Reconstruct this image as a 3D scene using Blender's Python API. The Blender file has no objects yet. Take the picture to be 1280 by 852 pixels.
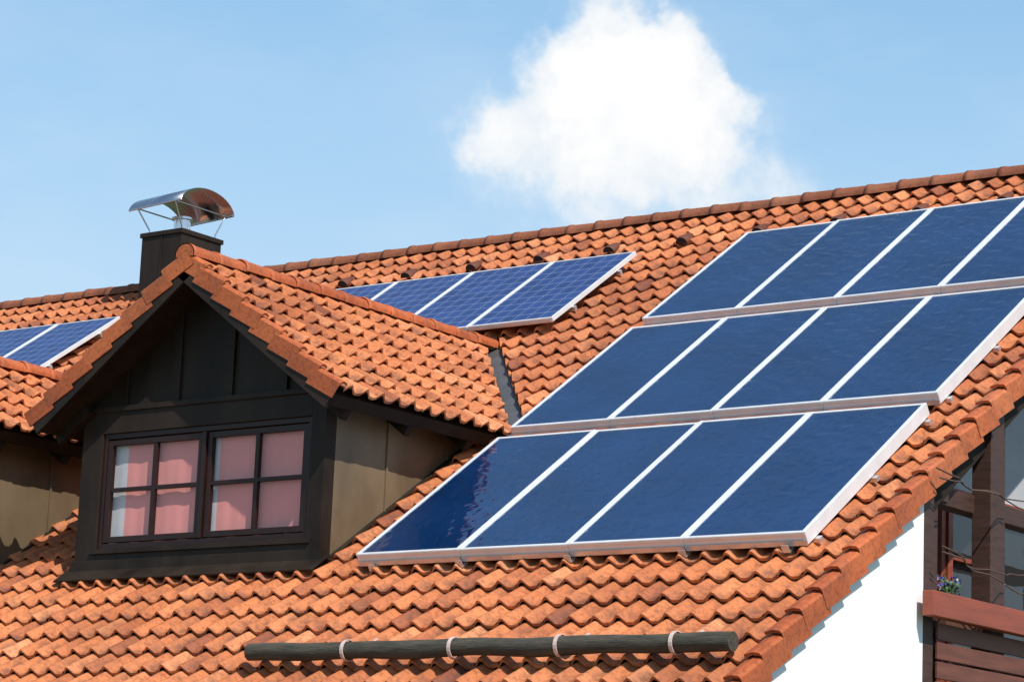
import bpy, bmesh, math, random
import numpy as np
from mathutils import Vector, Matrix
random.seed(4); rng=np.random.default_rng(7)
scene=bpy.context.scene
Z0=4.193            # height of the roof reference line above the ground
C,SN=0.8272,0.5619  # main roof pitch about 34 degrees
NT=-0.18            # mean tile plane below the glass of the collectors
# ------------------------------------------------------------------ node helpers
class NB:
    def __init__(s,tree): s.t=tree; s.n=tree.nodes; s.l=tree.links
    def node(s,ty,**kw):
        n=s.n.new(ty)
        for k,v in kw.items():
            if k=='inp':
                for a,b in v.items():
                    if hasattr(b,'is_linked') : s.l.new(b,n.inputs[a])
                    else: n.inputs[a].default_value=b
            else: setattr(n,k,v)
        return n
    def math(s,op,a,b=None,c=None,clamp=False):
        n=s.n.new('ShaderNodeMath'); n.operation=op; n.use_clamp=clamp
        for i,v in enumerate((a,b,c)):
            if v is None: continue
            if hasattr(v,'is_linked'): s.l.new(v,n.inputs[i])
            else: n.inputs[i].default_value=v
        return n.outputs[0]
    def vm(s,op,a,b=None,out=0):
        n=s.n.new('ShaderNodeVectorMath'); n.operation=op
        for i,v in enumerate((a,b)):
            if v is None: continue
            if hasattr(v,'is_linked'): s.l.new(v,n.inputs[i])
            else: n.inputs[i].default_value=v
        return n.outputs[out]
    def mix(s,f,a,b,mode='MIX'):
        n=s.n.new('ShaderNodeMix'); n.data_type='RGBA'; n.blend_type=mode
        for i,v in ((0,f),(6,a),(7,b)):
            if hasattr(v,'is_linked'): s.l.new(v,n.inputs[i])
            else: n.inputs[i].default_value=(v if i==0 else (*v,1) if len(v)==3 else v)
        return n.outputs[2]
    def noise(s,vec,scale,detail=4,rough=.55,dist=0):
        n=s.n.new('ShaderNodeTexNoise'); n.inputs['Scale'].default_value=scale
        n.inputs['Detail'].default_value=detail; n.inputs['Roughness'].default_value=rough; n.inputs['Distortion'].default_value=dist
        if vec is not None: s.l.new(vec,n.inputs['Vector'])
        return n.outputs['Fac']
    def ramp(s,f,stops):
        n=s.n.new('ShaderNodeValToRGB'); e=n.color_ramp.elements
        while len(e)<len(stops): e.new(.5)
        for i,(p,c) in enumerate(stops):
            e[i].position=p; e[i].color=(*c,1) if hasattr(c,'__len__') else (c,c,c,1)
        s.l.new(f,n.inputs[0]); return n.outputs[0]
    def bump(s,h,st,dist):
        n=s.n.new('ShaderNodeBump'); n.inputs['Strength'].default_value=st; n.inputs['Distance'].default_value=dist
        s.l.new(h,n.inputs['Height']); return n.outputs[0]
def newmat(name):
    m=bpy.data.materials.new(name); m.use_nodes=True
    nb=NB(m.node_tree); p=nb.n['Principled BSDF']; co=nb.node('ShaderNodeTexCoord').outputs['Object']
    return m,nb,p,co
def simple(name,col,rough=.6,metal=0,var=.25,scale=6,bump=.0,bscale=60,spec=.5,stretch=None):
    m,nb,p,co=newmat(name)
    v=co
    if stretch: v=nb.vm('MULTIPLY',co,stretch)
    n=nb.noise(v,scale,4,.6)
    lo=tuple(c*(1-var) for c in col); hi=tuple(min(1,c*(1+var)) for c in col)
    nb.l.new(nb.ramp(n,[(.25,lo),(.75,hi)]),p.inputs['Base Color'])
    p.inputs['Metallic'].default_value=metal; p.inputs['Specular IOR Level'].default_value=spec
    rr=nb.node('ShaderNodeMapRange',inp={0:n,3:max(0,rough-.1),4:min(1,rough+.1)})
    nb.l.new(rr.outputs[0],p.inputs['Roughness'])
    if bump:
        nb.l.new(nb.bump(nb.noise(v,bscale,3,.6),bump,.01),p.inputs['Normal'])
    return m
# clay tiles
def tile_mat(name,base=(1,1,1)):
    m,nb,p,co=newmat(name)
    at=nb.node('ShaderNodeAttribute',attribute_name='rnd').outputs['Fac']
    pr=nb.node('ShaderNodeAttribute',attribute_name='prof').outputs['Fac']
    b=base
    c=nb.ramp(at,[(0,(.30*b[0],.086*b[1],.036*b[2])),(.22,(.49*b[0],.150*b[1],.054*b[2])),(.7,(.59*b[0],.195*b[1],.070*b[2])),(1,(.66*b[0],.26*b[1],.115*b[2]))])
    big=nb.noise(co,.6,4,.65)
    c=nb.mix(1.0,c,nb.ramp(big,[(.32,(.70,.64,.60)),(.52,(1,1,1)),(.72,(1.08,1.16,1.22))]),'MULTIPLY')
    f=nb.noise(co,26,4,.72)
    c=nb.mix(1.0,c,nb.ramp(f,[(.28,(.54,.49,.47)),(.50,(1,1,1)),(.8,(1.10,1.14,1.18))]),'MULTIPLY')
    moss=nb.noise(co,4.2,5,.78)
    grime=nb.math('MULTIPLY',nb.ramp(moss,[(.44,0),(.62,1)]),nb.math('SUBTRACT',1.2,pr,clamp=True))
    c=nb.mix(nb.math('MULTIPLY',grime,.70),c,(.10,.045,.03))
    nb.l.new(c,p.inputs['Base Color']); p.inputs['Roughness'].default_value=.68; p.inputs['Specular IOR Level'].default_value=.4
    nb.l.new(nb.bump(f,.5,.008),p.inputs['Normal'])
    return m
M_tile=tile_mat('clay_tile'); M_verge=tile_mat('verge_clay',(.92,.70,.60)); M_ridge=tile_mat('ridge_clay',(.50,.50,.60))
M_dark=simple('dark_brown_metal',(.026,.0175,.0125),.55,0,.55,2.2,.1,30,.18,stretch=(1.5,1.5,.5))
M_side=simple('lit_side_sheet',(.175,.125,.076),.42,.2,.35,1.6,.05,20,stretch=(1,1,.6))  # same metal as the front cladding, its sunlit look put into a lighter base
M_wood=simple('dark_wood',(.06,.026,.018),.6,0,.4,5,.3,40,stretch=(1,1,8))
M_frame=simple('window_frame_wood',(.024,.009,.007),.4,0,.25,8,.1,60,.3)
M_soff=simple('soffit_boards',(.022,.015,.011),.8,0,.4,6,.2,30,.2)
M_alu=simple('anodised_aluminium',(.80,.81,.83),.36,.2,.08,4,.02,40)
M_alu2=simple('mill_aluminium',(.62,.60,.60),.35,.65,.15,9,.05,50)
M_lead=simple('grey_lead',(.13,.135,.14),.5,.4,.25,5,.2,20)
M_steel=simple('stainless_steel',(.66,.66,.67),.20,1,.1,3,.06,9)
M_plaster=simple('white_plaster',(.85,.86,.88),.85,0,.03,2,.2,90)
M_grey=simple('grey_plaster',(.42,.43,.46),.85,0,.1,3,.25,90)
M_log=simple('weathered_log',(.060,.054,.040),.85,0,.6,9,.8,30,stretch=(.5,4,4))
M_hook=simple('hook_painted_steel',(.66,.52,.48),.5,.1,.2,20,.1,60)
M_red=simple('red_brown_rail',(.27,.058,.028),.5,0,.25,4,.2,40,stretch=(6,.6,6))
M_sidg=simple('red_brown_boards',(.14,.045,.028),.6,0,.35,4,.3,40,stretch=(6,.6,6))
M_twig=simple('twig_bark',(.09,.05,.04),.8,0,.3,30)
M_leaf=simple('leaf_green',(.04,.10,.025),.6,0,.5,40)
M_petal=simple('petal_blue',(.08,.09,.42),.6,0,.3,40)
M_white=simple('petal_white',(.6,.6,.65),.6,0,.1,40)
M_pot=simple('planter_box',(.12,.05,.03),.7,0,.2,10)
M_pink=simple('pink_curtain',(.86,.31,.28),.9,0,.06,2.5,.15,120)
M_cream=simple('white_curtain',(.66,.64,.66),.9,0,.1,5,.15,120)
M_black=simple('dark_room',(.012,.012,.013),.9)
M_grass=simple('grass_ground',(.06,.09,.03),.95,0,.4,.4,.3,20)
def glass_mat():
    m,nb,p,co=newmat('window_glass'); out=nb.n['Material Output']
    tr=nb.node('ShaderNodeBsdfTransparent'); gl=nb.node('ShaderNodeBsdfGlossy'); gl.inputs['Roughness'].default_value=.03
    tr.inputs[0].default_value=(.95,.95,.95,1)
    nb.l.new(nb.bump(nb.noise(co,3,2),.06,.02),gl.inputs['Normal'])
    lw=nb.node('ShaderNodeLayerWeight'); lw.inputs[0].default_value=.18
    mx=nb.node('ShaderNodeMixShader'); nb.l.new(nb.math('MULTIPLY',lw.outputs['Facing'],.5),mx.inputs[0]); nb.l.new(tr.outputs[0],mx.inputs[1]); nb.l.new(gl.outputs[0],mx.inputs[2])
    nb.l.new(mx.outputs[0],out.inputs['Surface']); return m
M_glass=glass_mat()
def collector_mat():
    m,nb,p,co=newmat('collector_glass')
    oi=nb.node('ShaderNodeObjectInfo').outputs['Random']
    sh=nb.node('ShaderNodeCombineXYZ',inp={0:nb.math('MULTIPLY',oi,37.),1:0.,2:0.}).outputs[0]
    v=nb.vm('ADD',co,sh)
    n=nb.noise(v,1.2,2)
    nb.l.new(nb.ramp(n,[(.3,(.003,.022,.080)),(.7,(.006,.034,.120))]),p.inputs['Base Color'])
    p.inputs['Roughness'].default_value=.045; p.inputs['IOR'].default_value=2.5
    p.inputs['Specular Tint'].default_value=(.80,.93,1,1)
    w=nb.node('ShaderNodeTexWave'); w.wave_type='BANDS'; w.bands_direction='DIAGONAL'
    w.inputs['Scale'].default_value=2.4; w.inputs['Distortion'].default_value=7; w.inputs['Detail'].default_value=2; w.inputs['Detail Scale'].default_value=1.6
    nb.l.new(v,w.inputs['Vector'])
    h=nb.math('ADD',nb.math('MULTIPLY',w.outputs['Fac'],.55),nb.noise(v,6,2))
    nb.l.new(nb.bump(h,.26,.02),p.inputs['Normal'])
    return m
M_coll=collector_mat()
def pv_mat():
    m,nb,p,co=newmat('pv_cells')
    uv=nb.node('ShaderNodeTexCoord').outputs['UV']
    sx=nb.node('ShaderNodeSeparateXYZ',inp={0:uv})
    def line(o,k,w):
        f=nb.math('FRACT',nb.math('MULTIPLY',o,k)); d=nb.math('MINIMUM',f,nb.math('SUBTRACT',1.0,f))
        return nb.math('LESS_THAN',d,w)
    g=nb.math('MAXIMUM',line(sx.outputs[0],6,.022),line(sx.outputs[1],10,.022))
    bus=nb.math('MULTIPLY',line(nb.math('ADD',sx.outputs[0],.0417),12,.02),.30)
    cell=nb.vm('MULTIPLY',uv,(6,10,1)); cf=nb.vm('FLOOR',cell)
    wn=nb.node('ShaderNodeTexWhiteNoise',noise_dimensions='2D',inp={0:cf}).outputs['Value']
    c=nb.ramp(wn,[(0,(.012,.034,.14)),(1,(.020,.052,.20))])
    c=nb.mix(bus,c,(.35,.40,.5)); c=nb.mix(nb.math('MULTIPLY',g,.55),c,(.42,.48,.62))
    nb.l.new(c,p.inputs['Base Color']); p.inputs['Roughness'].default_value=.12
    return m
M_pv=pv_mat()
# ------------------------------------------------------------------ mesh helpers
def link(o,parent=None):
    scene.collection.objects.link(o)
    if parent is not None: o.parent=parent
    return o
def empty(name,parent=None):
    e=bpy.data.objects.new(name,None); e.empty_display_size=.3; return link(e,parent)
def W(u,s,n=0): return Vector((u,s*C-n*SN,Z0+s*SN+n*C))
def WR(x,y,z): return Vector((x,y,Z0+z))
class B:
    def __init__(s): s.v=[];s.f=[];s.m=[];s.mats=[];s.sm=[];s.uv={}
    def mi(s,mat):
        if mat not in s.mats: s.mats.append(mat)
        return s.mats.index(mat)
    def add(s,vs,fs,mat,smooth=False,uv=None):
        k=len(s.v); s.v+= [tuple(v) for v in vs]
        for i,f in enumerate(fs):
            if uv: s.uv[len(s.f)]=uv
            s.f.append(tuple(k+a for a in f)); s.m.append(s.mi(mat)); s.sm.append(smooth)
    def box(s,lo,hi,mat,T=WR):
        (a,b,c),(d,e,f)=lo,hi
        vs=[T(x,y,z) for z in (c,f) for x,y in ((a,b),(d,b),(d,e),(a,e))]
        s.add(vs,[(3,2,1,0),(4,5,6,7),(0,1,5,4),(1,2,6,5),(2,3,7,6),(3,0,4,7)],mat)
    def prism(s,pts,d0,d1,mat,axis='Y',T=WR):
        n=len(pts)
        def P(p,d): return T(p[0],d,p[1]) if axis=='Y' else T(d,p[0],p[1])
        vs=[P(p,d0) for p in pts]+[P(p,d1) for p in pts]
        s.add(vs,[tuple(range(n)),tuple(range(2*n-1,n-1,-1))]+[(i,(i+1)%n,n+(i+1)%n,n+i) for i in range(n)],mat)
    def tube(s,pts,r,mat,seg=10,caps=True,jit=0):
        pts=[Vector(p) for p in pts]; vs=[];fs=[]
        for i,p in enumerate(pts):
            t=(pts[min(i+1,len(pts)-1)]-pts[max(i-1,0)]).normalized()
            a=t.cross(Vector((0,0,1)));
            if a.length<.01: a=Vector((1,0,0))
            a.normalize(); b=t.cross(a)
            rr=r[i] if hasattr(r,'__len__') else r
            for k in range(seg):
                an=2*math.pi*k/seg; q=rr*(1+random.uniform(-jit,jit))
                vs.append(p+a*q*math.cos(an)+b*q*math.sin(an))
        for i in range(len(pts)-1):
            for k in range(seg):
                k2=(k+1)%seg; fs.append((i*seg+k,i*seg+k2,(i+1)*seg+k2,(i+1)*seg+k))
        s.add(vs,fs,mat,True)
        if caps:
            s.add(vs[:seg],[tuple(range(seg-1,-1,-1))],mat); s.add(vs[-seg:],[tuple(range(seg))],mat)
    def build(s,name,parent=None,bevel=0,recalc=True):
        me=bpy.data.meshes.new(name); me.from_pydata([tuple(v) for v in s.v],[],s.f)
        for m in s.mats: me.materials.append(m)
        me.polygons.foreach_set('material_index',s.m); me.polygons.foreach_set('use_smooth',s.sm)
        if s.uv:
            ul=me.uv_layers.new(name='UVMap')
            for fi,uv in s.uv.items():
                for k,li in enumerate(me.polygons[fi].loop_indices): ul.data[li].uv=uv[k]
        if recalc:
            bm=bmesh.new(); bm.from_mesh(me); bmesh.ops.recalc_face_normals(bm,faces=bm.faces); bm.to_mesh(me); bm.free()
        o=bpy.data.objects.new(name,me); link(o,parent)
        if bevel:
            md=o.modifiers.new('bevel','BEVEL'); md.width=bevel; md.segments=2; md.limit_method='ANGLE'; md.angle_limit=math.radians(40)
        return o
# ---- pantile field
XS=np.array([0,.1,.2,.3,.4,.5,.6,.7,.8,.9,.985,1.045])
def prof(x):
    return .024*np.cos(2*np.pi*(x-.32))+.008*np.cos(4*np.pi*(x-.32))
PF=prof(XS); PF[-1]+=.006; PF[-2]+=.007
def tile_field(name,T,na,a0,wa,nb_,b0,lb,parent,flip=False,mat=M_tile):
    S=len(XS); R=6; n=na*nb_
    I,J=np.meshgrid(np.arange(na),np.arange(nb_),indexing='ij'); I=I.ravel();J=J.ravel()
    ja=rng.normal(0,.0018,n); jb=rng.normal(0,.0040,n); jh=rng.normal(0,.0024,n); tw=rng.normal(0,.0020,n)
    bt=np.array([0,0,0,.012,lb*.5,lb+.045]); hh=np.array([-.028,-.006,-.006,0,0,0])
    A=(a0+(I*wa+ja)[:,None,None])+XS[None,None,:]*wa+np.zeros((n,R,S))
    Bm=(b0+(J*lb+jb)[:,None,None])+bt[None,:,None]+np.zeros((n,R,S))
    # rolls rise more at the lower end of each tile, leaving a gap over the tile beneath
    grow=(1+.22*(1-bt/lb))
    Hh=PF[None,None,:]*grow[None,:,None]+hh[None,:,None]+(.047*(1-bt/lb))[None,:,None]+jh[:,None,None]+tw[:,None,None]*(XS[None,None,:]-.5)*2
    P=T(A,Bm,Hh).reshape(-1,3)
    base=[]
    for r in (0,2,3,4):
        for k in range(S-1):
            q=(r*S+k,r*S+k+1,(r+1)*S+k+1,(r+1)*S+k); base.append(q[::-1] if flip else q)
    base=np.array(base); F=(base[None]+(np.arange(n)*R*S)[:,None,None]).reshape(-1,4)
    me=bpy.data.meshes.new(name); me.vertices.add(len(P)); me.vertices.foreach_set('co',P.ravel())
    me.loops.add(F.size); me.loops.foreach_set('vertex_index',F.ravel()); me.polygons.add(len(F))
    me.polygons.foreach_set('loop_start',np.arange(0,F.size,4)); me.polygons.foreach_set('loop_total',np.full(len(F),4))
    me.polygons.foreach_set('use_smooth',np.ones(len(F),bool)); me.update(); me.validate()
    r=np.repeat(np.clip(rng.normal(.52,.24,n),0,1),R*S); at=me.attributes.new('rnd','FLOAT','POINT'); at.data.foreach_set('value',r)
    pr=np.tile(np.tile((PF-PF.min())/(PF.max()-PF.min()),R),n); at=me.attributes.new('prof','FLOAT','POINT'); at.data.foreach_set('value',pr)
    me.materials.append(mat)
    o=bpy.data.objects.new(name,me); return link(o,parent)
def T_main(a,b,h):
    n=NT+h; return np.stack([a,b*C-n*SN,Z0+b*SN+n*C],-1)
def setrnd(o):
    me=o.data; vals=[0]*len(me.vertices)
    for key in ('rnd','prof'):
        at=me.attributes.new(key,'FLOAT','POINT')
        k=o['grp']
        at.data.foreach_set('value',[ (random.Random(i//k*7+len(vals)).random()*.7+.2) if key=='rnd' else .7 for i in range(len(vals))])
def ridge_caps(name,P0,d,side,up,count,L,r,parent,drop=.0,mat=M_ridge,endcap=False):
    b=B(); seg=10; P0=Vector(P0); d=Vector(d).normalized(); side=Vector(side); up=Vector(up)
    for i in range(count):
        vs=[];fs=[]; j=random.uniform(-.006,.006)
        for (t,rr) in ((-.0,r*1.0),(0,r*1.10),(.05,r*1.10),(.06,r*1.03),(L+.03,r*.96)):
            for k in range(seg+1):
                an=math.radians(-12+204*k/seg)
                vs.append(P0+d*(i*L+t+j*.5)+side*rr*1.15*math.cos(an)+up*(rr*math.sin(an)+j))
        for q in range(4):
            for k in range(seg): a=q*(seg+1)+k; fs.append((a,a+1,a+seg+2,a+seg+1))
        b.add(vs,fs,mat,True)
        if endcap and i==0:
            b.add(vs[seg+1:2*seg+2],[tuple(range(seg+1))],mat)
    o=b.build(name,parent,recalc=False); o['grp']=5*(seg+1); setrnd(o)
    return o
def verge(name,T,ain,aout,nb_,b0,lb,parent,depth=.12):
    b=B(); sg=1 if aout>ain else -1
    for j in range(nb_):
        sec=[(ain,.030),(ain+(aout-ain)*.5,.046),(aout-sg*.015,.040),(aout,.022),(aout,-depth),(aout-sg*.018,-depth)]
        jj=random.uniform(-.004,.004); vs=[]
        for t,extra in ((0,0),(.0,.0),(lb+.045,0)):
            lift=.042*(1-t/lb)
            for a,h in sec: vs.append(T(np.array(a+jj),np.array(b0+j*lb+t),np.array(h+lift)))
        n=len(sec); fs=[]
        for k in range(n-1): fs.append((n+k,n+k+1,2*n+k+1,2*n+k))
        inn=[T(np.array(a),np.array(b0+j*lb),np.array(h+.042-.022)) for a,h in sec[:4]]
        m=len(vs); vs+=inn
        for k in range(3): fs.append((k,k+1,m+k+1,m+k))
        b.add(vs,fs,M_verge)
    o=b.build(name,parent,recalc=False); o['grp']=22; setrnd(o); return o
# ------------------------------------------------------------------ ground
g=B(); R_=3000
g.add([(-R_,-R_,0),(R_,-R_,0),(R_,R_,0),(-R_,R_,0)],[(0,1,2,3)],M_grass); g.build('ground',None)
# ------------------------------------------------------------------ house
house=empty('tiled_roof_house')
UL=-17.0; UR=4.31; WA=.200; LB=.300; S0=-2.45
ncol=int((UR-UL)/WA); UL=UR-ncol*WA
SR=7.98; ncs=int(round((SR-S0)/LB)); LB=(SR-S0)/ncs
tiles=tile_field('roof_tiles',T_main,ncol,UL,WA,ncs,S0,LB,house)
verge('verge_tiles',T_main,UR-.01,4.43,ncs,S0,LB,house,.13)
YR=SR*C-NT*SN; ZR=SR*SN+NT*C
ridge_caps('ridge_tiles',WR(UL,YR,ZR+.02),(1,0,0),(0,1,0),(0,0,1),int((4.43-UL)/.36)+1,.36,.092,house)
bk=B()
bk.box((UL,S0,NT-.17),(4.30,SR,NT-.05),M_soff,T=W)
def Wb(u,s,n): 
    v=W(u,s,n); return Vector((u,2*YR-v.y,v.z))
bk.box((UL,S0,NT-.17),(4.40,SR,NT+.02),M_verge,T=Wb)
bk.build('roof_deck',house)
def zroof(Y,n=NT): return .6793*Y+n/C
# vents
vb=B()
for k in range(-5,9):
    u=-3.58+.88*k
    if u>4.1: continue
    vs=[];seg=8
    for (s,r) in ((0,.066),(.03,.074),(.16,.045),(.24,.01)):
        for q in range(seg+1):
            an=math.pi*q/seg; vs.append(W(u+r*math.cos(an),7.08+s,NT+.06+r*.9*math.sin(an)))
    fs=[(a*(seg+1)+q,a*(seg+1)+q+1,(a+1)*(seg+1)+q+1,(a+1)*(seg+1)+q) for a in range(3) for q in range(seg)]
    vb.add(vs,fs,M_ridge,True); vb.add(vs[:seg+1],[tuple(range(seg+1))],M_black)
vb.build('roof_vents',house,recalc=False)
# ------------------------------------------------------------------ dormers
ZE=1.28; TD=math.radians(36.0); cd,sd=math.cos(TD),math.sin(TD); YF=-.15
def yv(z): return (z-NT/C)/.6793
cuts=[]
def dormer(uc,hw,hwall,nsash,name):
    D=empty(name,house)
    rise=hw*math.tan(TD); L=hw/cd; zr=ZE+rise; y0,y1=yv(ZE),yv(zr)
    def TR(a,b,h): return np.stack([uc+hw-b*cd+h*sd,a+0*b,Z0+ZE+b*sd+h*cd],-1)
    def TL(a,b,h): return np.stack([uc-hw+b*cd-h*sd,a+0*b,Z0+ZE+b*sd+h*cd],-1)
    nbt=int(round(L/.285)); lb=L/nbt; na=int((y1-YF)/.2)+2
    for side,T,fl in (('right',TR,False),('left',TL,True)):
        o=tile_field('dormer_tiles_'+side,T,na,YF+.07,.2,nbt,0.0,lb,D,fl)
        sg=1 if side=='right' else -1
        p=Vector((uc+sg*hw,y0,0)); q=Vector((uc,y1,0)); d=(q-p).normalized(); nrm=Vector((d.y,-d.x,0))
        if nrm.y<0: nrm=-nrm
        bm=bmesh.new(); bm.from_mesh(o.data)
        bmesh.ops.bisect_plane(bm,geom=bm.verts[:]+bm.edges[:]+bm.faces[:],plane_co=p-nrm*.03,plane_no=nrm,clear_outer=True)
        bm.to_mesh(o.data); bm.free()
        cuts.append((p,q,nrm,uc,sg,hw,y0,y1))
        vg=verge('dormer_verge_'+side,T,YF+.08,YF,nbt,0,lb,D,.115)
        vb=B(); ex=d*.12
        def onmain(v,n): return Vector((v.x,v.y,Z0+zroof(v.y,n)))
        def ondorm(v,h): return Vector((v.x,v.y,Z0+ZE+(hw-abs(v.x-uc))*math.tan(TD)+h))
        a,b_=p-ex,q+ex*.2
        vb.add([onmain(a,NT-.03),onmain(b_,NT-.03),onmain(b_+nrm*.19,NT-.03),onmain(a+nrm*.19,NT-.03)],[(0,1,2,3)],M_lead)
        vb.add([onmain(a+nrm*.11,NT-.03),onmain(b_+nrm*.11,NT-.03),onmain(b_+nrm*.115,NT+.005),onmain(a+nrm*.115,NT+.005)],[(0,1,2,3)],M_lead)
        vb.add([ondorm(p,-.03),ondorm(q,-.03),ondorm(q-nrm*.15,-.03),ondorm(p-nrm*.15,-.03)],[(0,1,2,3)],M_lead)
        vb.build('valley_gutter_'+side,D,recalc=False)
        dk=B()
        def TT(a,b,h,T=T): return Vector(T(np.array(float(a)),np.array(float(b)),np.array(float(h))).tolist())
        dk.box((YF+.02,.03,-.15),(y1-.02,L,-.045),M_soff,T=TT)
        dk.box((YF+.008,.03,-.175),(YF+.045,L,-.06),M_dark,T=TT)      # barge board
        for yy in (YF+.25,YF+1.05,YF+1.85):                             # rafter tails
            dk.box((yy,.02,-.24),(yy+.07,.45,-.152),M_soff,T=TT)
        dk.build('dormer_deck_'+side,D)
    nr=int((y1-YF)/.34)+1
    ridge_caps('dormer_ridge',(uc,YF-.0,Z0+zr+.018),(0,1,0),(1,0,0),(0,0,1),nr,(y1-YF+.05)/nr,.088,D,mat=M_verge,endcap=True)
    # walls
    w=B(); yf=.18
    w.box((uc+hwall-.06,yf+.13,-.3),(uc+hwall,2.7,1.42),M_side)
    w.box((uc-hwall,yf+.13,-.3),(uc-hwall+.06,2.7,1.42),M_side)
    for sgn in (-1,1):
        x=uc+sgn*hwall
        for yy in (.95,1.75): w.box((min(x,x+sgn*.018),yy,-.2),(max(x,x+sgn*.018),yy+.014,1.40),M_side)
    w.build('dormer_side_cladding',D,.002)
    f=B(); wl,wr=uc-hwall+.235,uc+hwall-.157; zb,zt=.18,1.17
    f.box((uc-hwall,yf,-.25),(wl,yf+.127,1.36),M_dark)
    f.box((wr,yf,-.25),(uc+hwall,yf+.127,1.36),M_dark)
    f.box((wl+.0005,yf+.002,-.25),(wr-.0005,yf+.125,zb),M_dark)
    f.box((wl+.0005,yf+.002,zt),(wr-.0005,yf+.125,1.36),M_dark)
    f.box((uc-hwall-.012,yf-.016,1.355),(uc+hwall+.012,yf+.10,1.40),M_dark)
    f.box((wl-.05,yf-.02,zb-.045),(wr+.05,yf+.04,zb-.004),M_dark)
    za=zr-.135
    zs=lambda du: za-abs(du)*math.tan(TD)+.03
    f.prism([(uc-hwall+.02,1.39),(uc+hwall-.02,1.39),(uc+hwall-.02,max(1.40,zs(hwall))),(uc,za+.03),(uc-hwall+.02,max(1.40,zs(hwall)))],yf+.03,yf+.11,M_dark)
    for du in (-.9,-.3,.3,.9):
        if abs(du)<hwall-.1: f.box((uc+du,yf+.003,1.402),(uc+du+.02,yf+.035,zs(du)),M_dark)
    # apron flashing onto the tiles
    f.box((uc-hwall-.09,-.03,NT+.066),(uc+hwall+.05,.22,NT+.084),M_dark,T=W)
    f.box((uc-hwall-.03,yf-.012,-.12),(uc+hwall+.02,yf-.001,.085),M_dark)
    for sgn in (-1,1):   # side flashing strips
        x=uc+sgn*hwall
        f.box((min(x,x+sgn*.045),.2,NT+.035),(max(x,x+sgn*.045),2.3/C,NT+.05),M_dark,T=W)
    f.build('dormer_front_cladding',D,.003)
    # window
    wn=B(); fy=yf+.02
    def fr(x0,x1,z0,z1,t,y0_,y1_,m=M_frame):
        wn.box((x0,y0_,z0),(x0+t,y1_,z1),m); wn.box((x1-t,y0_,z0),(x1,y1_,z1),m)
        wn.box((x0+t+.0004,y0_+.001,z0),(x1-t-.0004,y1_-.001,z0+t),m); wn.box((x0+t+.0004,y0_+.001,z1-t),(x1-t-.0004,y1_-.001,z1),m)
    fr(wl+.001,wr-.001,zb+.001,zt-.001,.045,fy,fy+.07)
    iw=(wr-wl-.09); sw=iw/nsash
    gz=B()
    for i in range(nsash):
        x0=wl+.045+i*sw
        if i>0: wn.box((x0-.022,fy-.012,zb+.05),(x0+.022,fy+.05,zt-.05),M_frame)
        m_=.028
        X0,X1,Z_0,Z_1=x0+m_*(1 if i else .2),x0+sw-m_*(1 if i<nsash-1 else .2),zb+.055,zt-.055
        fr(X0,X1,Z_0,Z_1,.050,fy+.008,fy+.055)
        xm=(X0+X1)/2; zm=(Z_0+Z_1)/2+.01
        wn.box((xm-.022,fy+.012,Z_0+.05),(xm+.022,fy+.05,Z_1-.05),M_frame)
        wn.box((X0+.05,fy+.014,zm-.018),(xm-.0225,fy+.048,zm+.018),M_frame)
        wn.box((xm+.0225,fy+.014,zm-.018),(X1-.05,fy+.048,zm+.018),M_frame)
        gz.add([WR(X0+.02,fy+.030,Z_0+.02),WR(X1-.02,fy+.030,Z_0+.02),WR(X1-.02,fy+.030,Z_1-.02),WR(X0+.02,fy+.030,Z_1-.02)],[(0,1,2,3)],M_glass)
    wn.build('dormer_window',D,.003); gz.build('window_panes',D,recalc=False)
    cu=B(); N=120; vs=[];ymid=fy+.072
    for i in range(N+1):
        x=wl+.046+(wr-wl-.092)*i/N; y=ymid+.0022*math.sin(x*23)+.001*math.sin(x*47+1)
        vs+= [WR(x,y,zb+.04),WR(x,y,zt-.04)]
    for i in range(N):
        x=i/N
        cu.add([vs[2*i],vs[2*i+2],vs[2*i+3],vs[2*i+1]],[(0,1,2,3)],M_cream if x<.08 or .505<x<.545 else M_pink,True)
    cu.build('window_curtain',D,recalc=False)
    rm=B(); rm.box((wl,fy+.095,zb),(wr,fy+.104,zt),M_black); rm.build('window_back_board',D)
    return D
dormer(-1.90,1.74,1.37,2,'dormer')
dormer(-5.17,1.05,.72,1,'dormer')
# cut main tiles away along the dormer valleys
bm=bmesh.new(); bm.from_mesh(tiles.data)
for (p,q,nrm,uc,sg,hw,y0,y1) in cuts:
    lo,hi=min(p.x,q.x)-.6,max(p.x,q.x)+.6
    fs=[f for f in bm.faces if lo<f.calc_center_median().x<hi and y0-.6<f.calc_center_median().y<y1+.6]
    ge=set(fs)
    for f in fs: ge.update(f.edges); ge.update(f.verts)
    bmesh.ops.bisect_plane(bm,geom=list(ge),plane_co=p+nrm*.11,plane_no=nrm)
dead=[]
for f in bm.faces:
    c=f.calc_center_median()
    for (p,q,nrm,uc,sg,hw,y0,y1) in cuts:
        if (c.x-uc)*sg>=-.01 and c.y>y0-.10 and (c-p-nrm*.11).to_2d().dot(nrm.to_2d())<0: dead.append(f); break
bmesh.ops.delete(bm,geom=dead,context='FACES'); bm.to_mesh(tiles.data); bm.free()
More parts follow.
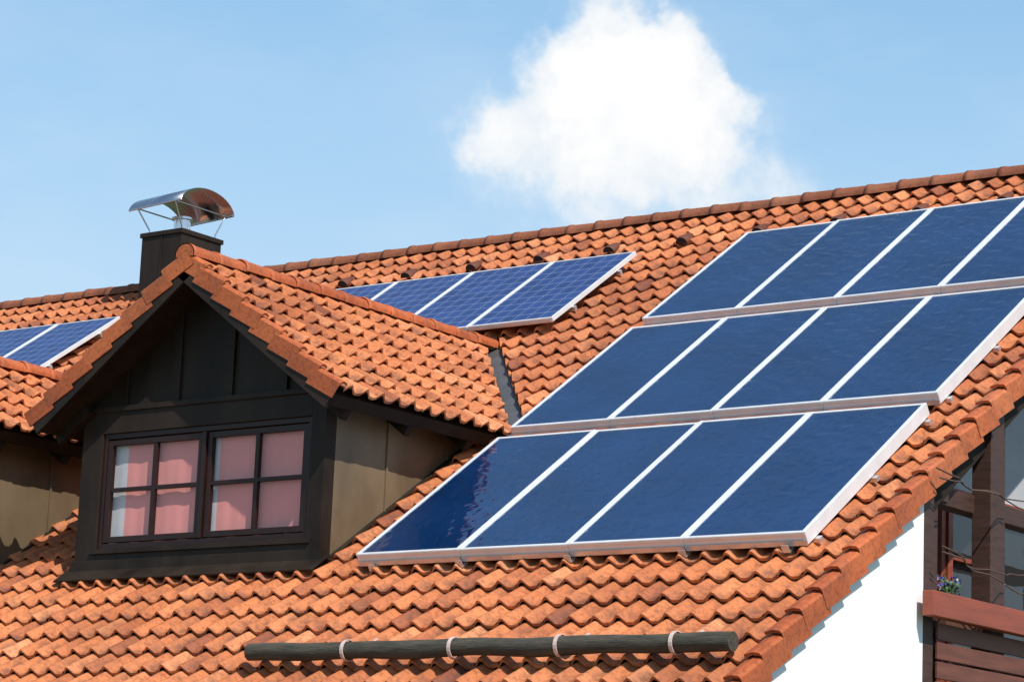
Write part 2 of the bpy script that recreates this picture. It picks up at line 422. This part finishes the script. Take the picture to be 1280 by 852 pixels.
# ------------------------------------------------------------------ house walls
w=B(); XW=4.36; YW=1.08; YB=2*YR+1.2
zt_=lambda Y: zroof(Y,NT-.02)-.13
w.prism([(-1.75,-Z0),(YW,-Z0),(YW,zt_(YW)),(-1.75,zt_(-1.75))],XW-.3,XW,M_plaster,axis='X')
w.prism([(YW,-Z0),(YB,-Z0),(YB,-1.5),(YW,-1.5)],XW-.3,XW-.001,M_plaster,axis='X')
w.box((UL+.3,-1.75,-Z0),(XW-.3,-1.45,zt_(-1.75)),M_plaster)
w.box((UL+.3,YB-.3,-Z0),(XW-.3,YB,zt_(-1.75)),M_plaster)
w.prism([(-1.4,-Z0),(YB-.3,-Z0),(YB-.3,-1.3),(YR,ZR-.3),(-1.4,-1.3)],UL+.3,UL+.6,M_plaster,axis='X')
XI=3.3
w.prism([(YW,-1.5),(YB-.3,-1.5),(YB-.3,-1.2),(YR,ZR-.3),(YW,zt_(YW))],XI-.3,XI,M_grey,axis='X')
w.box((XI,YW-.25,-1.5),(XW-.301,YW-.001,zt_(YW-.25)),M_plaster)
w.build('house_walls',house)
# balcony
bal=empty('wooden_balcony',house)
b=B()
def post(y0,y1,x0=XW-.16,x1=XW+.0): b.box((x0,y0,-1.5),(x1,y1,zt_((y0+y1)/2)+.02),M_wood)
post(1.085,1.24); post(1.30,1.43,XW-.22,XW-.07); post(2.14,2.36); post(2.44,2.62,XW-.3,XW-.12); post(4.6,4.8); post(7.0,7.2)
b.box((XI,YW,-1.5),(XW+.15,YB-.3,-1.36),M_wood)
b.box((XW-.28,1.44,.40),(XW-.14,6.5,.54),M_wood)
b.box((XW-.2,YW+.36,zroof(YW+.36)-.36),(XW-.06,YW+.5,zroof(YW+.4)-.20),M_wood)
for i in range(6):
    z=-1.32+i*.138
    b.box((XW+.003,1.26,z),(XW+.028,YB-.4,z+.122),M_sidg)
b.box((XW+.06,.955,-.49),(XW+.15,YB-.3,-.31),M_red)
b.box((XW+.03,1.1,-.44),(XW+.059,1.2,-.36),M_wood); b.box((XW+.03,2.2,-.44),(XW+.059,2.3,-.36),M_wood)
b.build('balcony_timber',bal,.006)
rb=B()
rb.box((4.20,S0+.05,NT-.30),(4.315,SR,NT-.175),M_soff,T=W)
rb.build('verge_rafter',house)
# balcony door with glazing
db=B(); x=XI
def dfr(y0,y1,z0,z1,t,xa,xb,m=M_red):
    db.box((xa,y0,z0),(xb,y0+t,z1),m); db.box((xa,y1-t,z0),(xb,y1,z1),m)
    db.box((xa+.001,y0+t,z0),(xb-.001,y1-t,z0+t),m); db.box((xa+.001,y0+t,z1-t),(xb-.001,y1-t,z1),m)
dfr(3.3,5.1,-1.3,.84,.07,x+.001,x+.05); dfr(3.38,4.18,-1.22,.76,.08,x+.004,x+.07); dfr(4.22,5.02,-1.22,.76,.08,x+.004,x+.07)
db.box((x+.02,3.46,-.25),(x+.06,4.1,-.2),M_red); db.box((x+.02,3.46,.25),(x+.06,4.1,.29),M_red)
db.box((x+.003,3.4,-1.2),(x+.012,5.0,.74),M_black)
db.add([WR(x+.024,3.4,-1.2),WR(x+.024,5.0,-1.2),WR(x+.024,5.0,.74),WR(x+.024,3.4,.74)],[(0,1,2,3)],M_glass)
db.build('balcony_door',bal,.004)
# flowers
fb=B(); px,py,pz=4.14,1.90,-.30
fb.box((px-.09,py-.22,pz-.18),(px+.09,py+.3,pz-.02),M_pot)
def blade(c,d,wd,ln,mat):
    d=Vector(d).normalized(); s=d.cross(Vector((random.uniform(-1,1),random.uniform(-1,1),random.uniform(-1,1)))).normalized()
    c=Vector(c); fb.add([c,c+d*ln*.5+s*wd,c+d*ln,c+d*ln*.5-s*wd],[(0,1,2,3)],mat)
for i in range(360):
    c=(px+random.gauss(0,.04),py-.05+random.gauss(0,.06),Z0+pz+abs(random.gauss(0,.09))-.03)
    blade(c,(random.uniform(-1,1),random.uniform(-1,1),random.uniform(-.2,1.2)),.011,.045,M_leaf)
for i in range(38):
    cx=(px+random.gauss(0,.04),py-.05+random.gauss(0,.06),Z0+pz+.08+abs(random.gauss(0,.06)))
    mt=M_petal if random.random()<.8 else M_white
    for k in range(4): blade(cx,(random.uniform(-1,1),random.uniform(-1,1),random.uniform(-.3,.8)),.010,.024,mt)
fb.build('potted_flowers',None,recalc=False)
# bare vine twigs strung across the balcony
tw=B()
for (ya,za,yb_,zb_,sag) in ((1.0,.56,3.1,.63,.10),(1.05,.50,3.1,.38,-.05),(1.1,.02,3.1,-.18,.07),(1.1,-.02,3.1,.12,.12)):
    pts=[]
    for i in range(15):
        t=i/14; pts.append(WR(XW+.14+.04*math.sin(i*1.3),ya+(yb_-ya)*t,za+(zb_-za)*t-sag*math.sin(math.pi*t)+.010*math.sin(i*2.1+ya*9)))
    tw.tube(pts,[.0065-.002*i/14 for i in range(15)],M_twig,6)
tw.build('climbing_vine_twigs',None,recalc=False)
# ------------------------------------------------------------------ chimney
ch=B(); x0,x1,y0,y1=-8.72,-8.08,6.2,6.88
ch.box((x0,y0,3.4),(x1,y1,4.86),M_dark); ch.box((x0-.02,y0-.02,4.845),(x1+.02,y1+.02,4.90),M_dark)
ch.box(((x0+x1)/2,y0-.012,3.6),((x0+x1)/2+.012,y0+.001,4.85),M_dark)
chim=empty('chimney'); ch.build('chimney_stack',chim,.004)
cw=B(); xm,ym=-8.40,6.53
cw.tube([WR(xm,ym,4.88),WR(xm,ym,5.12)],.10,M_steel,20); cw.tube([WR(xm,ym,5.10),WR(xm,ym,5.125)],.13,M_steel,20)
# bent sheet hood: shallow arch, the sheet a little higher at its right end
xa,xb=-8.84,-8.00; hw,hh=.46,.215; vs=[];N=20
def cowlz(x): return 5.165+(x-xa)*.055
for sft in (0,.006):
    for i in range(N+1):
        t=-1+2*i/N; y=ym+(hw+sft)*math.sin(t*math.pi/2*.90)/math.sin(math.pi/2*.90); z=(hh+sft)*(math.cos(t*math.pi/2*.90)-math.cos(math.pi/2*.90))/(1-math.cos(math.pi/2*.90))
        vs+=[WR(xa,y,cowlz(xa)+z),WR(xb,y,cowlz(xb)+z)]
fs=[];o2=2*(N+1)
for i in range(N): 
    fs.append((2*i,2*i+1,2*i+3,2*i+2)); fs.append((o2+2*i,o2+2*i+2,o2+2*i+3,o2+2*i+1))
    fs.append((2*i,2*i+2,o2+2*i+2,o2+2*i)); fs.append((2*i+1,o2+2*i+1,o2+2*i+3,2*i+3))
cw.add(vs,fs,M_steel,True)
for yy in (ym-hw*.99,ym+hw*.99): cw.tube([WR(xa,yy,cowlz(xa)),WR(xb,yy,cowlz(xb))],.012,M_steel,8)
for (sx,bx) in ((x0+.06,xa+.12),(x1-.06,xb-.12)):
    for (sy,by) in ((y0+.05,ym-hw*.95),(y1-.05,ym+hw*.95)):
        cw.tube([WR(sx,sy,4.89),WR(sx,sy,4.95),WR(bx,by,cowlz(bx)+.01)],.009,M_steel,6)
    cw.tube([WR(bx,ym-hw*.95,cowlz(bx)+.01),WR(bx,ym+hw*.95,cowlz(bx)+.01)],.009,M_steel,6)
cw.build('chimney_cowl',chim,recalc=False)
# ------------------------------------------------------------------ collectors
def panel(name,u0,s0,wd,ht,glass,fw,dep,n0=0.0,feet=False):
    b=B()
    def T(x,y,z): return Vector((x,y,z))
    b.box((0,0,-dep),(fw,ht,0),M_alu,T); b.box((wd-fw,0,-dep),(wd,ht,0),M_alu,T)
    b.box((fw+.0003,0.0008,-dep),(wd-fw-.0003,fw*.8,-.001),M_alu,T); b.box((fw+.0003,ht-fw,-dep),(wd-fw-.0003,ht-.0008,-.001),M_alu,T)
    b.box((.002,-.010,-dep-.004),(wd-.002,-.0012,-dep*.62),M_alu2,T)
    b.box((.002,-.006,-dep*.26),(wd-.002,-.0012,-.003),M_alu,T)
    z=-.008
    b.add([(fw*.9,fw*.7,z),(wd-fw*.9,fw*.7,z),(wd-fw*.9,ht-fw*.9,z),(fw*.9,ht-fw*.9,z)],[(0,1,2,3)],glass,False,[(0,0),(1,0),(1,1),(0,1)])
    b.box((fw*.5,fw*.5,-dep+.003),(wd-fw*.5,ht-fw*.5,-dep+.012),M_alu2,T)
    o=b.build(name,None,.002)
    X=Vector((1,0,0)); Sv=Vector((0,C,SN)); Nv=Vector((0,-SN,C))
    a1,a2=random.gauss(0,.0015),random.gauss(0,.0015)
    Nn=(Nv+X*a1+Sv*a2).normalized(); Xn=(X-Nn*X.dot(Nn)).normalized(); Sn=Nn.cross(Xn)
    M=Matrix((Xn,Sn,Nn)).transposed().to_4x4(); M.translation=W(u0,s0,n0); o.matrix_world=M
    return o
for r,s0 in enumerate((0.0,2.337,4.674)):
    for i in range(4):
        panel('solar_thermal_panel',i*1.004,s0,1.0,2.13,M_coll,.029,.10)
for i in range(4): panel('photovoltaic_panel',-2.21-i*1.012,5.0,1.0,1.66,M_pv,.020,.045,-.01)
for i in range(5): panel('photovoltaic_panel',-9.31-i*1.012,5.0,1.0,1.66,M_pv,.020,.045,-.01)
mr=B()
for s0 in (0,2.337,4.674):
    for ds in (.10,1.06,2.02): mr.box((-.03,s0+ds,-.14),(4.05,s0+ds+.045,-.105),M_alu2,T=W)
    for u in (.15,1.0,2.0,3.0,3.85):
        mr.box((u-.03,s0-.045,-.133),(u+.03,s0+.12,-.123),M_alu2,T=W); mr.box((u-.03,s0-.05,-.133),(u+.03,s0-.042,-.075),M_alu2,T=W)
        mr.tube([W(u,s0-.03,-.123),W(u,s0-.03,-.085)],.012,M_alu2,6)
        mr.box((u-.02,s0-.01,-.19),(u+.02,s0+.02,-.134),M_alu2,T=W)
for (ua,ub) in ((-5.3,-1.18),(-13.5,-8.28)):
    for s in (5.35,6.25): mr.box((ua,s,-.10),(ub,s+.04,-.057),M_alu2,T=W)
mr.build('panel_mounting_rails',None,.001)
# ------------------------------------------------------------------ snow guard log
sg_=empty('snow_guard_log'); lb_=B(); SL,NL=-1.535,-.025
pts=[W(.09+4.15*i/24,SL+.006*math.sin(i*.7),NL+.006*math.sin(i*1.1+1)) for i in range(25)]
lb_.tube(pts,[.064+.003*math.sin(i*.9) for i in range(25)],M_log,18,True,.03); lb_.build('log',sg_,recalc=False)
hb=B()
for u in (1.02,1.98,2.88,3.80):
    pa=[]
    for i in range(15):
        an=math.radians(-110+250*i/14); pa.append((SL-.073*math.cos(an),NL+.073*math.sin(an)))
    pa=[p for p in pa]+[(SL+.075,NL-.06),(SL+.33,NL-.085)]
    vs=[]
    for (s,n) in pa: vs+=[W(u-.014,s,n),W(u+.014,s,n)]
    for (s,n) in pa:
        ds,dn=s-SL,n-NL; l=math.hypot(ds,dn); vs+=[W(u-.014,s+ds/l*.006,n+dn/l*.006),W(u+.014,s+ds/l*.006,n+dn/l*.006)]
    k=len(pa); o2=2*k; fs=[]
    for i in range(k-1):
        fs+=[(2*i,2*i+2,2*i+3,2*i+1),(o2+2*i,o2+2*i+1,o2+2*i+3,o2+2*i+2),(2*i,o2+2*i,o2+2*i+2,2*i+2),(2*i+1,2*i+3,o2+2*i+3,o2+2*i+1)]
    fs.append((0,1,o2+1,o2)); hb.add(vs,fs,M_hook)
hb.build('hooks',sg_,recalc=False)
# ------------------------------------------------------------------ light
EL=math.radians(48); ax,ay=.89,-.455
sun_dir=Vector((ax*math.cos(EL),ay*math.cos(EL),math.sin(EL))).normalized()
sl=bpy.data.lights.new('sun','SUN'); sl.energy=5.0; sl.angle=math.radians(.5); sl.color=(1,.95,.86)
so=bpy.data.objects.new('sun',sl); link(so); so.rotation_euler=(-sun_dir).to_track_quat('-Z','Y').to_euler()
world=bpy.data.worlds.new('World'); scene.world=world; world.use_nodes=True
nb=NB(world.node_tree); bg=nb.n['Background']
sky=nb.node('ShaderNodeTexSky'); sky.sky_type='NISHITA'; sky.sun_disc=False
sky.sun_elevation=EL; sky.sun_rotation=math.atan2(ax,ay); sky.dust_density=.3; sky.ozone_density=2.0; sky.altitude=300
dirv=nb.node('ShaderNodeTexCoord').outputs['Generated']
dz=nb.vm('DOT_PRODUCT',dirv,(-.58645,.78538,.1982),1)
dzs=nb.math('MAXIMUM',dz,.05)
X=nb.math('DIVIDE',nb.math('MULTIPLY',nb.vm('DOT_PRODUCT',dirv,(.80554,.59114,.04107),1),3.378),dzs)
Y=nb.math('DIVIDE',nb.math('MULTIPLY',nb.vm('DOT_PRODUCT',dirv,(.08489,-.18375,.9793),1),3.378),dzs)
P=nb.node('ShaderNodeCombineXYZ',inp={0:X,1:Y}).outputs[0]
def nz(scale,det,off,rough=.6):
    n=nb.node('ShaderNodeTexNoise',noise_dimensions='2D'); n.inputs['Scale'].default_value=scale; n.inputs['Detail'].default_value=det; n.inputs['Roughness'].default_value=rough
    nb.l.new(nb.vm('ADD',P,off),n.inputs['Vector']); return n
n1=nz(8,4,(3,1,0)).outputs['Color']
Pd=nb.vm('ADD',P,nb.vm('MULTIPLY',nb.vm('SUBTRACT',n1,(.5,.5,.5)),(.12,.12,0)))
def blobs(lst,gain):
    tot=None
    for (bx,by,r,wt) in lst:
        d=nb.vm('DISTANCE',Pd,((bx-640)/1000,(426-by)/1000,0),1)
        v=nb.math('MULTIPLY_ADD',d,-wt*gain/(r/1000),wt*gain); v=nb.math('MAXIMUM',v,0.0)
        tot=v if tot is None else nb.math('ADD',tot,v)
    return tot
core=blobs([(762,45,85,1.2),(830,75,82,1.1),(705,100,75,.9),(800,135,125,1.2),(880,150,78,.9),(700,165,85,.55),(612,165,60,.45)],1.7)
soft=blobs([(790,235,140,.60),(915,225,120,.50),(680,220,125,.45),(985,240,80,.28),(610,175,85,.38)],1.25)
det=nz(14,7,(0,5,2),.60).outputs['Fac']
tot=nb.math('ADD',core,soft)
dens=nb.math('ADD',tot,nb.math('MULTIPLY',nb.math('SUBTRACT',det,.5),nb.math('MINIMUM',nb.math('MULTIPLY',tot,2.4),1.3)))
mask=nb.node('ShaderNodeMapRange',interpolation_type='SMOOTHSTEP',inp={0:dens,1:.0,2:1.15}).outputs[0]
mask=nb.math('MULTIPLY',mask,nb.math('GREATER_THAN',dz,.3))
sz=nb.node('ShaderNodeSeparateXYZ',inp={0:dirv}).outputs[2]
veil=nb.node('ShaderNodeMapRange',interpolation_type='SMOOTHSTEP',inp={0:sz,1:.14,2:.60,3:.84,4:.10}).outputs[0]
wisp=nb.math('MULTIPLY',nb.ramp(nb.noise(nb.vm('MULTIPLY',dirv,(5,5,14)),1.6,4,.6),[(.45,0),(.8,1)]),.20)
skyc=nb.vm('MULTIPLY',sky.outputs[0],(.14,.14,.14))
vcol=nb.ramp(nb.node('ShaderNodeMapRange',inp={0:sz,1:.17,2:.34}).outputs[0],[(0,(.58,.78,.95)),(1,(.35,.68,1.0))])
skyc=nb.mix(veil,skyc,vcol)
skyc=nb.mix(wisp,skyc,(.80,.88,.96))
ccol=nb.ramp(nb.math('ADD',nb.math('MULTIPLY',dens,.33),nb.math('MULTIPLY',det,.34)),[(.2,(.78,.87,.95)),(.5,(.86,.91,.96)),(.8,(1.0,1.0,1.0))])
col=nb.mix(mask,skyc,ccol)
nb.l.new(col,bg.inputs[0]); bg.inputs[1].default_value=1.0
# ------------------------------------------------------------------ camera
cam=bpy.data.cameras.new('camera'); cam.sensor_width=36; cam.lens=95.0; cam.clip_end=8000; cam.clip_start=.1
co=bpy.data.objects.new('camera',cam); link(co)
M=Matrix(((.80554,.08489,.58645,13.432),(.59114,-.18375,-.78538,-16.080),(.04107,.9793,-.1982,1.70),(0,0,0,1)))
co.matrix_world=M; scene.camera=co
scene.view_settings.view_transform='Standard'; scene.view_settings.look='None'; scene.view_settings.exposure=0
